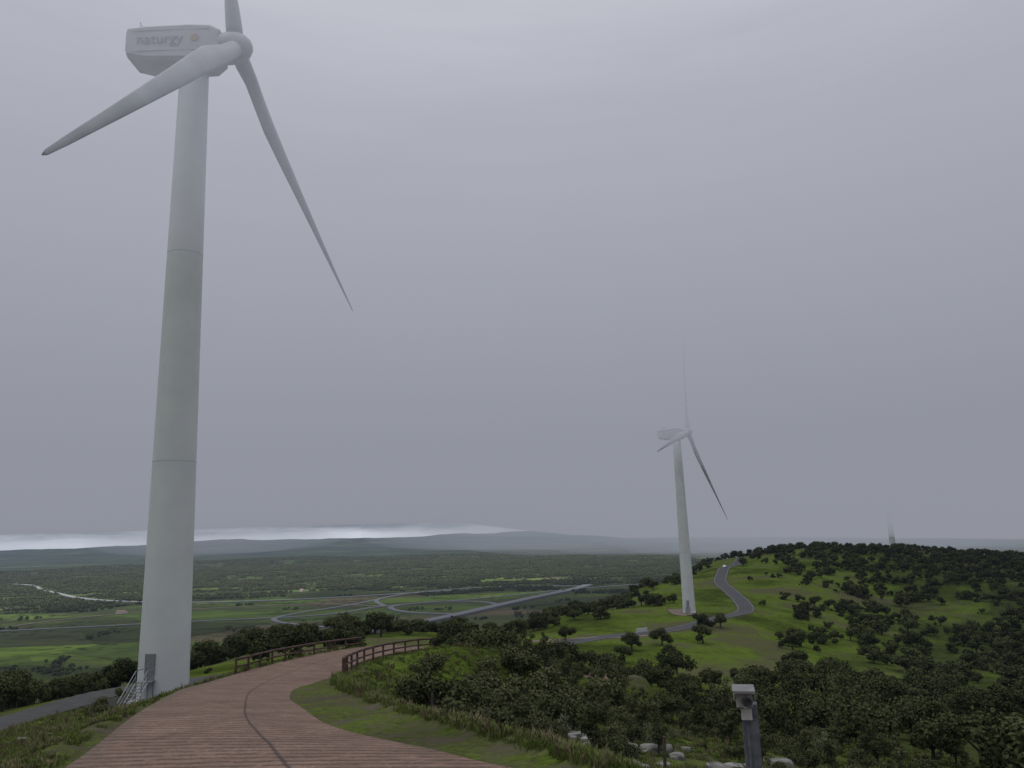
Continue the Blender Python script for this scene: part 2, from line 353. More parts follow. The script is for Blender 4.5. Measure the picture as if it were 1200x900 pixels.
# ------------------------------------------------------------ vegetation meshes
def leaf_cloud(lobes,nleaf,size,seed,flat=.35,up=.3):
    r=np.random.default_rng(seed);lob=np.array(lobes)
    w=lob[:,3]**2;idx=r.choice(len(lob),nleaf,p=w/w.sum())
    d=r.normal(size=(nleaf,3));d/=np.linalg.norm(d,axis=1)[:,None]
    rad=(1-flat*r.random(nleaf)**1.6)*(1+.16*r.normal(size=nleaf))
    P=lob[idx,:3]+d*(rad*lob[idx,3])[:,None]*np.array([1,1,.78])
    nrm=d+r.normal(size=(nleaf,3))*.7;nrm[:,2]+=up;nrm/=np.linalg.norm(nrm,axis=1)[:,None]
    t=np.cross(nrm,r.normal(size=(nleaf,3)));t/=np.linalg.norm(t,axis=1)[:,None];bt=np.cross(nrm,t)
    s=size*(.6+.8*r.random(nleaf))[:,None]
    q0=P-t*s*.5;q1=P-bt*s*.33+nrm*s*.1;q2=P+t*s*.5;q3=P+bt*s*.33-nrm*s*.05
    Vt=np.stack([q0,q1,q2,q3],1).reshape(-1,3);Fc=np.arange(nleaf*4).reshape(-1,4)
    zmin=P[:,2].min();zmax=P[:,2].max()
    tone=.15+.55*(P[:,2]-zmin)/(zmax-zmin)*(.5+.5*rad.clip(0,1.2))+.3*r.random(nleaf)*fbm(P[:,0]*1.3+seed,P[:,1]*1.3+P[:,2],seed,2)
    return Vt,Fc,np.repeat(tone,4)
def tube(path,radii,ns=6):
    vs=[];fs=[];path=[Vector(p) for p in path]
    for i,p in enumerate(path):
        t=(path[min(i+1,len(path)-1)]-path[max(i-1,0)]).normalized();a=t.orthogonal().normalized();bb=t.cross(a)
        for k in range(ns):
            an_=2*math.pi*k/ns;vs.append(tuple(p+(a*math.cos(an_)+bb*math.sin(an_))*radii[i]))
    for i in range(len(path)-1):
        for k in range(ns): fs.append([i*ns+k,i*ns+(k+1)%ns,(i+1)*ns+(k+1)%ns,(i+1)*ns+k])
    return vs,fs
def plant_mesh(name,lobes,nleaf,size,seed,leafmat,trunk=True,core=True,stems=0):
    r=random.Random(seed)
    Vt,Fc,tone=leaf_cloud(lobes,nleaf,size,seed)
    verts=Vt.tolist();faces=Fc.tolist();mats=[0]*len(faces);tn=list(tone)
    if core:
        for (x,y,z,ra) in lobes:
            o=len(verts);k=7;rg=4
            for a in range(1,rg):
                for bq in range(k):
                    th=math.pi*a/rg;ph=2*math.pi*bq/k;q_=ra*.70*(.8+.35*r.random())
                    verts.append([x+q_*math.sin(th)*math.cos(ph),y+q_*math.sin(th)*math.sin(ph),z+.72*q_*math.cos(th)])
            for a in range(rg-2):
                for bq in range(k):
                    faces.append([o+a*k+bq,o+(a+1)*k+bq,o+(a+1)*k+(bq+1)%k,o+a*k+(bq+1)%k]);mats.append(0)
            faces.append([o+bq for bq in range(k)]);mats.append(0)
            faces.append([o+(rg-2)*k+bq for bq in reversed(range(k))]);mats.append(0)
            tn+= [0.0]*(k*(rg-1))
    if trunk:
        paths=[]
        top=Vector((r.uniform(-.2,.2),r.uniform(-.2,.2),1.9))
        paths.append(([(0,0,-.6),(.05,0,.8),tuple(top)],[.34,.24,.18]))
        for (x,y,z,ra) in lobes[:6]:
            mid=(top*.5+Vector((x,y,z))*.5)+Vector((0,0,-.3))
            paths.append(([tuple(top-Vector((0,0,.5))),tuple(mid),(x,y,z)],[.14,.09,.04]))
    else:
        paths=[([(0,0,-.3),(x*.5,y*.5,z*.5),(x,y,z)],[.05,.035,.02]) for (x,y,z,ra) in lobes]
    if stems<0: paths=[([(x,y,-.5),(x,y,z)],[.25,.15]) for (x,y,z,ra) in lobes]
    for p,rd in paths:
        vs,fs=tube(p,rd,5);o=len(verts);verts+= [list(v) for v in vs];faces+=[[o+i for i in f] for f in fs];mats+=[1]*len(fs);tn+=[.3]*len(vs)
    me=bpy.data.meshes.new(name);me.from_pydata(verts,[],faces);me.update()
    me.materials.append(leafmat);me.materials.append(M_bark);me.polygons.foreach_set('material_index',mats)
    at=me.attributes.new('tone','FLOAT','POINT');at.data.foreach_set('value',np.array(tn,dtype=np.float32))
    return me
def oak_lobes(seed,w=2.5,h=3.6,nl=9,drop=0):
    r=random.Random(seed);L_=[(r.uniform(-.6,.6),r.uniform(-.6,.6),h+r.uniform(-.2,.5),1.5)]
    for k in range(nl):
        a=2*math.pi*k/nl+r.uniform(-.5,.5);d=w*r.uniform(.3,1.0)
        L_.append((d*math.cos(a),d*math.sin(a),h+r.uniform(-1.5,1.0)-d*.15-drop,r.uniform(.6,1.35)))
    return L_
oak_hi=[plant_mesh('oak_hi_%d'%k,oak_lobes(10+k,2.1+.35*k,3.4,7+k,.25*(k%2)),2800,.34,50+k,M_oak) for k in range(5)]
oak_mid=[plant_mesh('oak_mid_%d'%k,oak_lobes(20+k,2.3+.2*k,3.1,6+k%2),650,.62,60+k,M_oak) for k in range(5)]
def grove(seed):
    r=random.Random(seed);return [(r.uniform(-16,16),r.uniform(-16,16),r.uniform(2.4,3.6),r.uniform(2.3,3.9)) for k in range(9)]
oak_lo=[plant_mesh('oak_grove_%d'%k,grove(30+k),260,1.7,70+k,M_oak,False,True,-1) for k in range(3)]
def bush_lobes(seed,w=.8,nl=7,h=.9):
    r=random.Random(seed);return [(r.uniform(-w,w),r.uniform(-w,w),h*r.uniform(.45,1.3),r.uniform(.35,.6)) for k in range(nl)]
bush=[plant_mesh('shrub_%d'%k,bush_lobes(40+k),2200,.13,80+k,M_bush,False) for k in range(3)]
broom=[plant_mesh('broom_%d'%k,bush_lobes(45+k,.5,8,1.5),1300,.10,85+k,M_grey,False,False) for k in range(2)]
sap=[plant_mesh('sapling_%d'%k,[(0,0,1.2,.45),(.2,.1,1.9,.5),(-.2,.2,2.5,.45),(.05,-.2,3.2,.38),(.3,-.1,1.5,.35),(0,.05,3.7,.22)],900,.17,90+k,M_bush,False,False) for k in range(2)]
def tuft(name,seed,nb=22,h=.3,sp=.16,mat=M_grass):
    r=random.Random(seed);vs=[];fs=[];tn=[]
    for k in range(nb):
        a=r.uniform(0,6.28);d=r.uniform(0,sp);x=d*math.cos(a);y=d*math.sin(a);hh=h*r.uniform(.45,1.1);ln=r.uniform(.1,.6)*hh;w=.012
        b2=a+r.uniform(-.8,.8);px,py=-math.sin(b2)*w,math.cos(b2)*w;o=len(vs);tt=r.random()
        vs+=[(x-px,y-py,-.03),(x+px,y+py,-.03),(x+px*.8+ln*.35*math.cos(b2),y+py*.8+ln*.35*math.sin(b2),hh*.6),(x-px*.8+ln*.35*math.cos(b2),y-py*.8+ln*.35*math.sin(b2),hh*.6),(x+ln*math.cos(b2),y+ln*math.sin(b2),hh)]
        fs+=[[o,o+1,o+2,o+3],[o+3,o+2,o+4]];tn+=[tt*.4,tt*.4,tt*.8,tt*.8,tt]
    me=bpy.data.meshes.new(name);me.from_pydata(vs,[],fs);me.update();me.materials.append(mat)
    at=me.attributes.new('tone','FLOAT','POINT');at.data.foreach_set('value',np.array(tn,dtype=np.float32));return me
M_dryg=foliage('dry_weeds',(.07,.06,.035),(.24,.21,.12))
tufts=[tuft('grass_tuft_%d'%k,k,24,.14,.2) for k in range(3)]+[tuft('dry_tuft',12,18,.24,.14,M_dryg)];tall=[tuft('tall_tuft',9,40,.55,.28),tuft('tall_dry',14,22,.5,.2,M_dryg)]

def scatter(root,label,xs,ys,zs,sc_,meshes,rg):
    pick=rg.integers(0,len(meshes),len(xs))
    for k,me in enumerate(meshes):
        I=np.nonzero(pick==k)[0]
        if len(I)==0: continue
        a=rg.random(len(I))*6.283;h=sc_[I]/2
        V_=[]
        for t in (0,1,2,3):
            an_=a+t*math.pi/2+math.pi/4
            V_.append(np.stack([xs[I]+h*1.41421*np.cos(an_),ys[I]+h*1.41421*np.sin(an_),zs[I]],1))
        V_=np.stack(V_,1).reshape(-1,3);F_=np.arange(len(I)*4).reshape(-1,4)
        e=mesh_obj(label+'_points_%d'%k,V_,F_.tolist(),None,root)
        e.instance_type='FACES';e.use_instance_faces_scale=True;e.instance_faces_scale=1.0
        e.show_instancer_for_render=False;e.show_instancer_for_viewport=False
        link(bpy.data.objects.new(label+'_plant_%d'%k,me),e)

T1=(-32.4,73.1);T2=(59.5,280.0);T3=(286.0,600.0)
wood=empty('oak_woodland')
gx,gy=np.meshgrid(np.arange(-330,560,5.4),np.arange(38,820,5.4));gx=gx.ravel()+rng.uniform(-2.6,2.6,gx.size);gy=gy.ravel()+rng.uniform(-2.6,2.6,gy.size)
z,c,d=ground(gx,gy)
clump=fbm(gx/26,gy/26,77,4)
p=np.clip(c*.95+(clump-.49)*3.6*(c>.03),0,1)*np.clip(c*3,0,1)
p=np.where(c>.6,np.maximum(p,.08),p)
k=(rng.random(len(gx))<p*.62)&(d>4)&(np.hypot(gx-T2[0],gy-T2[1])>14)&(np.hypot(gx-T1[0],gy-T1[1])>22)&(np.abs(np.arctan2(gx,gy))<math.radians(52))
k&=~((gx<26)&(gy<74)&(gx>-26))
k&=~((gx>-5)&(gx<50)&(gy>140)&(gy<214)&(rng.random(len(gx))<.75))
gx,gy,z=gx[k],gy[k],z[k];r_=np.hypot(gx,gy);s_=(.42+.75*rng.random(len(gx))**1.3)*np.where(r_<120,.85,1)
nearm=r_<170
scatter(wood,'oak_near',gx[nearm],gy[nearm],z[nearm]-.1,s_[nearm],oak_hi,rng)
scatter(wood,'oak_mid',gx[~nearm],gy[~nearm],z[~nearm]-.2,s_[~nearm],oak_mid,rng)
obs=[(-3.4,90,1.0),(-6.5,93,.8),(22,172,.75),(33,180,.7),(27,196,.95),(36,205,.9),(48,212,1.0),(-64,100,.95),(-57,84,.9),(-70,112,1.1),(-50,92,.6),(54,236,1.0),(60,240,.9),(12,215,.8),(27,74,.8),(20,70,.7),(26,63,.8)]
ox=np.array([o[0] for o in obs]);oy=np.array([o[1] for o in obs]);oz=ground(ox,oy)[0]
scatter(wood,'oak_single',ox,oy,oz-.1,np.array([o[2] for o in obs]),oak_hi,rng)
bt=np.linspace(0,1,110);bx=np.interp(bt,[0,.25,.5,.75,1],[-100,-62,-50,-30,20])+rng.normal(0,5,110);by=np.interp(bt,[0,.25,.5,.75,1],[118,132,165,215,285])+rng.normal(0,7,110)
bz,_,bd=ground(bx,by);kk=bd>4
scatter(wood,'oak_belt',bx[kk],by[kk],bz[kk]-.1,rng.uniform(.5,.95,kk.sum()),oak_hi,rng)
nv=60000;rv=np.sqrt(rng.random(nv))*(5200-650)+650;av=np.radians(rng.uniform(-42,42,nv));vx=rv*np.sin(av);vy=rv*np.cos(av)
vz,vc,_=ground(vx,vy)
pv=vc*.6*ss(.30,.55,fbm(vx/130,vy/130,91,4))+.04*ss(.4,.6,fbm(vx/300,vy/150,93,4))
k=rng.random(nv)<pv
for o in [o for o in sc.objects if o.name.startswith(('highway','valley_road','slip_road','farm_track'))]:
    co=np.array([v.co[:2] for v in o.data.vertices])[::6]
    for a in range(0,len(co)):
        k&=np.hypot(vx-co[a,0],vy-co[a,1])>26
vx,vy,vz=vx[k],vy[k],vz[k]
vw=empty('valley_woodland')
scatter(vw,'valley_oak',vx,vy,vz-.3,rng.uniform(.7,1.3,len(vx)),oak_lo,rng)

sh=empty('shrub_thicket')
B=[(-2.2,31,1.25),(-1.2,32,1.1),(-4.5,42,1.5),(-3.2,43,1.3),(-5.3,44,1.1),(-1.4,58,1.9),(.3,57,1.7),(-2.8,60,1.6),(1.3,49,1.7),(2.2,51,1.5),(-.2,50,1.6),(-3,53,1.5),(3.4,54,1.6),(-1.2,46,1.2),(-6.5,56,1.1),(.8,43,1.0),(5,58,1.7),(2,62,1.9),(-.5,66,1.8),(7,64,1.9)]
bx=np.array([b_[0] for b_ in B]);by=np.array([b_[1] for b_ in B]);scatter(sh,'shrub',bx,by,ground(bx,by)[0]-.1,np.array([b_[2] for b_ in B]),bush,rng)
n_=120;bx=rng.uniform(-1,36,n_);by=rng.uniform(50,92,n_)
scatter(sh,'scrub',bx,by,ground(bx,by)[0]-.1,rng.uniform(.45,1.15,len(bx)),bush+sap,rng)
n_=110;bx=rng.uniform(1.5,26,n_);by=rng.uniform(30,58,n_);kk=(by>40)|(rng.random(n_)<.35);bx,by=bx[kk],by[kk]
scatter(sh,'broom',bx,by,ground(bx,by)[0]-.1,.25+.6*rng.random(len(bx))**1.5,broom[:1]+sap[:1]+bush,rng)
n_=70;bx=rng.uniform(-60,-18,n_);by=rng.uniform(28,110,n_);zz,_,dd=ground(bx,by);kk=(dd>1.5)&(np.hypot(bx-T1[0],by-T1[1])>8)&(rng.random(n_)<.6)
scatter(sh,'low_shrub',bx[kk],by[kk],zz[kk]-.1,rng.uniform(.3,.8,kk.sum()),bush,rng)

ga=empty('grass')
ng=46000;ra=np.exp(rng.uniform(math.log(10),math.log(80),ng));aa=np.radians(rng.uniform(-38,36,ng));bx=ra*np.sin(aa);by=ra*np.cos(aa)
zz,cc,dd=ground(bx,by);kk=(dd>.1)&(fbm(bx/1.7,by/1.7,8,3)>.40)&(np.hypot(bx-T1[0],by-T1[1])>5);bx,by,zz=bx[kk],by[kk],zz[kk]
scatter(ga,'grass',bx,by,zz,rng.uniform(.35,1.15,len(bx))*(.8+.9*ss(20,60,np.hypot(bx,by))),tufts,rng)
n_=16000;by=rng.uniform(12,46,n_);bx=-.30*by+rng.random(n_)*(.30*by+.06*by+1.5);zz,_,dd=ground(bx,by);kk=(dd>.08)&(dd<7)&(fbm(bx/.9,by/.9,18,3)>.36)
scatter(ga,'bank_grass',bx[kk],by[kk],zz[kk],.35+.75*rng.random(kk.sum())**1.4,tufts,rng)
n_=200;t=rng.random(n_);bx=np.interp(t,[0,.5,1],[-6.0,-8.5,-9.8])+rng.uniform(.1,1.2,n_);by=np.interp(t,[0,.5,1],[26.5,34.5,41]);zz,_,dd=ground(bx,by);kk=dd>.1
scatter(ga,'verge_grass',bx[kk],by[kk],zz[kk],rng.uniform(.4,1.1,kk.sum()),tall,rng)

# boulders
def boulder(x,y,s,seed):
    r=np.random.default_rng(seed);import bmesh
    bm=bmesh.new();bmesh.ops.create_icosphere(bm,subdivisions=3,radius=1)
    z0=gz(x,y);sx,sy,sz=s*r.uniform(.8,1.3),s*r.uniform(.7,1.1),s*r.uniform(.5,.8)
    co=np.array([v.co[:] for v in bm.verts]);f=.62+.75*fbm(co[:,0]*1.3+seed,co[:,1]*1.3+co[:,2]*1.7,seed,4)
    co=co*f[:,None];co=np.clip(co,-.72,.74)
    co=co*[sx,sy,sz]+[x,y,z0+sz*.08]
    fs=[[v.index for v in f_.verts] for f_ in bm.faces];bm.free();return co.tolist(),fs
VV=[];FF=[]
rk=[(-4.3,37,.55),(-3.6,37.6,.5),(-3.9,36.2,.35),(-4.9,38,.4)]
for k in range(70):
    yy=rng.uniform(28,46);rk.append((rng.uniform(.02,.42)*yy,yy,rng.uniform(.15,.65)))
for k in range(8): rk.append((rng.uniform(-26,-20),rng.uniform(30,44),rng.uniform(.12,.3)))
for kx,(x,y,s) in enumerate(rk):
    v,f=boulder(x,y,s,kx);o=len(VV);VV+=v;FF+=[[o+i for i in q_] for q_ in f]
mesh_obj('granite_boulders',VV,FF,M_rock,None,False)

# ------------------------------------------------------------ box/tube accumulators
class Acc:
    def __init__(s): s.v=[];s.f=[]
    def add(s,vs,fs):
        o=len(s.v);s.v+=[tuple(v) for v in vs];s.f+=[[o+i for i in f] for f in fs]
    def box(s,c,size,M=None,ch=0):
        x,y,z=[d/2 for d in size];P=[(-x,-y,-z),(x,-y,-z),(x,y,-z),(-x,y,-z),(-x,-y,z),(x,-y,z),(x,y,z),(-x,y,z)]
        P=[Vector(p) for p in P]
        if M: P=[M@p for p in P]
        s.add([p+Vector(c) for p in P],[[0,3,2,1],[4,5,6,7],[0,1,5,4],[1,2,6,5],[2,3,7,6],[3,0,4,7]])
    def bar(s,p,q_,r,ns=6):
        vs,fs=tube([p,q_],[r,r],ns);fs+= [list(reversed(range(ns))),[ns+i for i in range(ns)]];s.add(vs,fs)
    def obj(s,name,mat,parent=None,smooth=False): return mesh_obj(name,s.v,s.f,mat,parent,smooth)

# ------------------------------------------------------------ wind turbines
def loft(rings,closed=True):
    n_=len(rings[0]);vs=[v for r in rings for v in r];fs=[]
    for i in range(len(rings)-1):
        for k in range(n_): fs.append([i*n_+k,i*n_+(k+1)%n_,(i+1)*n_+(k+1)%n_,(i+1)*n_+k])
    if closed: fs+=[list(reversed(range(n_))),[(len(rings)-1)*n_+k for k in range(n_)]]
    return vs,fs
def turbine(x,y,z0,H,yaw,phis,L_=44,stairs=None,text=False):
    """yaw: heading of the rotor axis (hub side) measured from +X; phis: blade angles"""
    root=empty('wind_turbine',(x,y,z0))
    rings=[];ns=48;hs=[-1,0,.25,.26]+list(np.linspace(.5,H,30))
    secs=[H*.34,H*.67]
    for h in hs:
        t=max(0,h)/H;r=2.2*(1-t)+1.42*t
        if -.5<h<.255: r+=.12
        rings.append([(r*math.cos(2*math.pi*k/ns),r*math.sin(2*math.pi*k/ns),h) for k in range(ns)])
    vs,fs=loft(rings);o=mesh_obj('tower',vs,fs,M_white,root,True)
    a=Acc()
    for h in secs:
        t=h/H;r=2.2*(1-t)+1.42*t+.008
        vs,fs=loft([[(r*math.cos(2*math.pi*k/ns),r*math.sin(2*math.pi*k/ns),h+d) for k in range(ns)] for d in (-.04,.04)],False);a.add(vs,fs)
    a.obj('section_flanges',M_nac,root)
    a=Acc();a.add(*loft([[(2.9*math.cos(2*math.pi*k/ns),2.9*math.sin(2*math.pi*k/ns),d) for k in range(ns)] for d in (-.6,.08)]));a.obj('foundation_ring',M_conc,root)
    Rz=Matrix.Rotation(yaw,4,'Z');tilt=Matrix.Rotation(math.radians(-5),4,'Y')
    prof=[(-6.8,1.35,.9,3.55),(-6.5,1.7,.35,3.75),(-4.6,1.8,-.15,3.85),(0,1.85,-.35,3.9),(2.0,1.8,-.3,3.8),(2.9,1.5,.25,3.45)]
    rings=[]
    for (px,w,zb,zt) in prof:
        c=.35;rings.append([(px,-w+c,zb),(px,w-c,zb),(px,w,zb+c),(px,w,zt-c),(px,w-c,zt),(px,-w+c,zt),(px,-w,zt-c),(px,-w,zb+c)])
    vs,fs=loft(rings);nz=H+.35
    T=Matrix.Translation((0,0,nz))@Rz
    o=mesh_obj('nacelle',[T@Vector(v) for v in vs],fs,M_nac,root)
    a=Acc();a.box((-4.2,0,4.15),(1.3,1.2,.5));a.bar((-5.8,.5,3.8),(-5.8,.5,5.3),.04);a.bar((-5.8,-.5,3.8),(-5.8,-.5,5.1),.04);a.bar((-5.8,-.6,4.9),(-5.8,.6,4.9),.03)
    a.v=[tuple(T@Vector(v)) for v in a.v];a.obj('weather_mast',M_nac,root)
    a=Acc()
    for zz in (.75,3.1): a.box((-2.0,-1.84,zz),(8.0,.05,.06));a.box((-2.0,1.84,zz),(8.0,.05,.06))
    a.v=[tuple(T@Vector(v)) for v in a.v];a.obj('panel_seams',M_nac,root)
    if text:
        cu=bpy.data.curves.new('nacelle_lettering','FONT');cu.body='naturgy';cu.size=1.6;cu.extrude=.01
        to=link(bpy.data.objects.new('nacelle_lettering',cu),root);cu.materials.append(simple('lettering_grey',(.30,.31,.34)))
        to.matrix_local=T@Matrix.Translation((-5.4,-1.90,1.55))@Matrix.Rotation(math.pi/2,4,'X')
        a=Acc();ns2=20;a.add(*loft([[(.6+.42*math.cos(2*math.pi*k/ns2),-1.87-dd_,2.1+.42*math.sin(2*math.pi*k/ns2)) for k in range(ns2)] for dd_ in (0,.03)]))
        a.v=[tuple(T@Vector(v)) for v in a.v];a.obj('logo_disc',simple('orange_logo',(.46,.34,.20)),root)
    hubM=T@Matrix.Translation((4.3,0,2.0))@tilt
    pr=[(-1.6,1.45),(-1.3,1.6),(-.2,1.65),(.6,1.5),(1.2,1.1),(1.6,.6),(1.75,.05)]
    ns2=24;vs,fs=loft([[(px,r*math.cos(2*math.pi*k/ns2),r*math.sin(2*math.pi*k/ns2)) for k in range(ns2)] for px,r in pr])
    mesh_obj('hub_spinner',[hubM@Vector(v) for v in vs],fs,M_blade,root,True)
    st=[(0,.85,.85,0),(1.5,.85,.85,0),(3.2,.88,.75,0),(6,1.02,.52,.15),(9,1.12,.38,.3),(13,1.02,.30,.3),(20,.82,.22,.22),(28,.60,.15,.15),(36,.38,.09,.08),(41,.25,.06,.04),(43.5,.15,.035,.0),(44,.04,.01,0)]
    for kb,ph in enumerate(phis):
        u=Vector((0,-math.cos(ph),math.sin(ph)));axis=Vector((1,0,0));ch=axis.cross(u)
        rings=[]
        for (s_,c,th,off) in st:
            s2=s_*L_/44;tw=math.radians(18*max(0,1-s2/L_)+6)
            cdir=ch*math.cos(tw)+axis*math.sin(tw);tdir=axis*math.cos(tw)-ch*math.sin(tw)
            cen=u*(s2+.6)+axis*(s2*.015+.8*(s2/L_)**2)
            ring=[]
            for k in range(16):
                aa_=2*math.pi*k/16;cx=math.cos(aa_);sx=math.sin(aa_)
                taper=1 if s_<2 else (1-.55*max(0,-cx))
                ring.append(hubM@(cen+cdir*(c*cx-off*c)+tdir*(th*sx*taper)))
            rings.append([tuple(v) for v in ring])
        vs,fs=loft(rings);mesh_obj('blade_%d'%(kb+1),vs,fs,M_blade,root,True)
    if stairs is not None:
        D=Matrix.Rotation(stairs,4,'Z')
        a=Acc();a.box((2.17,0,3.2),(.12,.95,2.2));a.v=[tuple(D@Vector(v)) for v in a.v];a.obj('tower_door',M_steel,root)
        a=Acc()
        a.box((2.75,0,2.05),(1.1,1.3,.07))
        for k in range(9): a.box((3.45+.24*k,0,1.85-.22*k),(.26,1.0,.05))
        for s_ in (-.55,.55):
            a.bar((3.3,s_,2.0),(5.6,s_,-.15),.06);a.bar((3.3,s_,3.05),(5.6,s_,.9),.035);a.bar((3.3,s_,2.55),(5.6,s_,.4),.025)
            a.bar((2.25,s_,3.05),(3.3,s_,3.05),.035)
            for t in (0,.33,.66,1): a.bar((3.3+2.3*t,s_,2.0-2.15*t),(3.3+2.3*t,s_,3.05-2.15*t),.03)
            a.bar((3.2,s_,2.0),(3.2,s_,-.5),.05);a.bar((2.4,s_,2.0),(2.4,s_,-.5),.05)
        a.v=[tuple(D@Vector(v)) for v in a.v];a.obj('access_stairs',M_steel,root)
    return root
r_=math.radians
turbine(T1[0],T1[1],-13.7,62.9,r_(0),[r_(-41),r_(79),r_(199)],48,r_(262),True)
turbine(T2[0],T2[1],gz(*T2),61.0,r_(-29),[r_(-14),r_(106),r_(226)],44,r_(250))
turbine(T3[0],T3[1],gz(*T3),61.0,r_(-20),[r_(40),r_(160),r_(280)],44)

# ------------------------------------------------------------ guard rails
def guard(pts,name='guard_rail'):
    c=catmull(pts,8);seg=np.r_[0,np.cumsum(np.hypot(*np.diff(c,axis=0).T))]
    npost=int(seg[-1]/2.2);ds=np.linspace(0,seg[-1],npost+1);P=[(float(np.interp(d,seg,c[:,0])),float(np.interp(d,seg,c[:,1]))) for d in ds]
    Zs=[gz(*p_) for p_ in P];root=empty(name,(P[0][0],P[0][1],Zs[0]));o=Vector(root.location)
    a=Acc()
    for (x,y),z in zip(P,Zs):
        a.bar(Vector((x,y,z-.4))-o,Vector((x,y,z+1.0))-o,.075,8)
    a.obj('posts',M_rust,root)
    a=Acc()
    for i in range(len(P)-1):
        for h,r in ((.95,.085),(.5,.06)):
            a.bar(Vector((*P[i],Zs[i]+h))-o,Vector((*P[i+1],Zs[i+1]+h))-o,r,8)
    a.obj('rails',M_rust,root,True)
guard([(-9.6,43.5),(-10.5,49),(-10.7,56),(-9.5,63.5),(-7.6,68.8)])
guard([(-17.7,50),(-17.5,57),(-16.2,63.5),(-13.8,69.5)])

# ------------------------------------------------------------ fence with posts and wires
fp=[(-3.4,31),(-1.25,28.6),(1.5,27.6),(4.4,26.2),(7.4,25.2),(9.6,24),(12.5,23),(16,22)]
fr=empty('wire_fence',(fp[0][0],fp[0][1],gz(*fp[0])));o=Vector(fr.location);a=Acc();w_=Acc();tops=[]
for k,(x,y) in enumerate(fp):
    z=gz(x,y);t=Vector((x+random.uniform(-.08,.08),y,z+1.65+random.uniform(-.1,.15)))
    a.bar(Vector((x,y,z-.4))-o,t-o,.055 if k%2 else .045,7);tops.append((Vector((x,y,z)),t))
for i in range(len(tops)-1):
    for f in (.3,.6,.9):
        p0=tops[i][0].lerp(tops[i][1],f);p1=tops[i+1][0].lerp(tops[i+1][1],f);md=(p0+p1)/2-Vector((0,0,.05))
        w_.bar(p0-o,md-o,.006,4);w_.bar(md-o,p1-o,.006,4)
a.obj('posts',M_wood,fr);w_.obj('wires',M_dark,fr)

# ------------------------------------------------------------ galvanised post with sensor head
px,py=1.66,6.0;pz=gz(px,py);sp=empty('sensor_post',(px,py,pz));h=-1.28-pz
yw=Matrix.Rotation(r_(-14),3,'Z')
a=Acc();a.box((0,0,h/2-.2),(.115,.10,h+.4),yw);a.box((-.035,-.055,h/2-.1),(.02,.012,h+.2),yw);a.box((.035,-.055,h/2-.1),(.02,.012,h+.2),yw);a.obj('post',simple('zinc_post',(.17,.19,.22),(.10,.11,.13),12,.55,.3),sp)
a=Acc();a.box((-.045,-.05,h+.045),(.115,.20,.085),yw);a.obj('housing',simple('light_grey_plastic',(.36,.37,.36),(.28,.29,.28),10,.5),sp)
a=Acc();a.box((-.045,-.055,h+.108),(.155,.26,.02),yw);a.box((-.12,-.055,h+.08),(.008,.26,.05),yw);a.box((.03,-.055,h+.08),(.008,.26,.05),yw);a.obj('sun_hood',simple('hood_grey',(.22,.22,.22),(.15,.15,.15),10,.5),sp)
a=Acc();vs,fs=loft([[(-.06+r*math.cos(2*math.pi*k/20),-.165+yy,h+.045+r*math.sin(2*math.pi*k/20)) for k in range(20)] for r,yy in ((.034,0),(.034,-.03),(.022,-.03),(.018,-.02))]);a.add(vs,fs);a.obj('lens',M_dark,sp)
a=Acc();a.box((-.04,-.07,h-.06),(.075,.05,.07),yw);a.bar((-.04,-.07,h-.03),(-.04,-.07,h+.01),.02,8);a.obj('mount_bracket',simple('bracket_white',(.5,.5,.48)),sp)

# ------------------------------------------------------------ car and farmhouse, retaining wall by the junction
cx_,cy_=116.5,446;cz=gz(cx_,cy_)+.15
car=empty('parked_car',(cx_,cy_,cz));car.rotation_euler=(0,0,r_(68))
bd=[(-2.1,.45,.75),(-2.05,.35,.95),(-1.3,.3,1.0),(-.7,.3,1.45),(.6,.3,1.48),(1.2,.3,1.02),(1.95,.33,.85),(2.1,.42,.7)]
vs,fs=loft([[(x,-.85,zb),(x,.85,zb),(x,.85,min(zt,.95)),(x,.68 if zt>1.1 else .82,zt),(x,-.68 if zt>1.1 else -.82,zt),(x,-.85,min(zt,.95))] for x,zb,zt in bd])
mesh_obj('body',vs,fs,simple('white_car_paint',(.7,.72,.75),(.65,.67,.7),2,.3),car)
a=Acc();a.box((0,0,1.2),(1.5,1.52,.3));a.obj('windows',M_dark,car)
a=Acc()
for wx in (-1.3,1.3):
    for wy in (-.8,.8): a.bar((wx,wy-.1,.32),(wx,wy+.1,.32),.33,14)
a.obj('wheels',M_dark,car)
def house(x,y,w,l,h,rot):
    z=gz(x,y);e=empty('farm_house',(x,y,z));e.rotation_euler=(0,0,rot)
    mesh_obj('walls',[(-w/2,-l/2,-1),(w/2,-l/2,-1),(w/2,l/2,-1),(-w/2,l/2,-1),(-w/2,-l/2,h),(w/2,-l/2,h),(w/2,l/2,h),(-w/2,l/2,h),(0,-l/2,h+w*.28),(0,l/2,h+w*.28)],
      [[0,1,5,8,4],[1,2,6,5],[2,3,7,9,6],[3,0,4,7]],simple('whitewash',(.55,.53,.5)),e)
    mesh_obj('roof',[(-w/2-.4,-l/2-.4,h-.1),(0,-l/2-.4,h+w*.28+.15),(0,l/2+.4,h+w*.28+.15),(-w/2-.4,l/2+.4,h-.1),(w/2+.4,-l/2-.4,h-.1),(w/2+.4,l/2+.4,h-.1)],[[0,1,2,3],[1,4,5,2]],simple('clay_roof',(.25,.13,.09)),e)
    a=Acc()
    for t in (-.3,0,.3): a.box((w/2+.03,t*l,h*.5),(.05,1,1.2))
    a.box((0,-l/2-.03,1),(1.1,.05,2));a.obj('windows_and_door',M_dark,e)
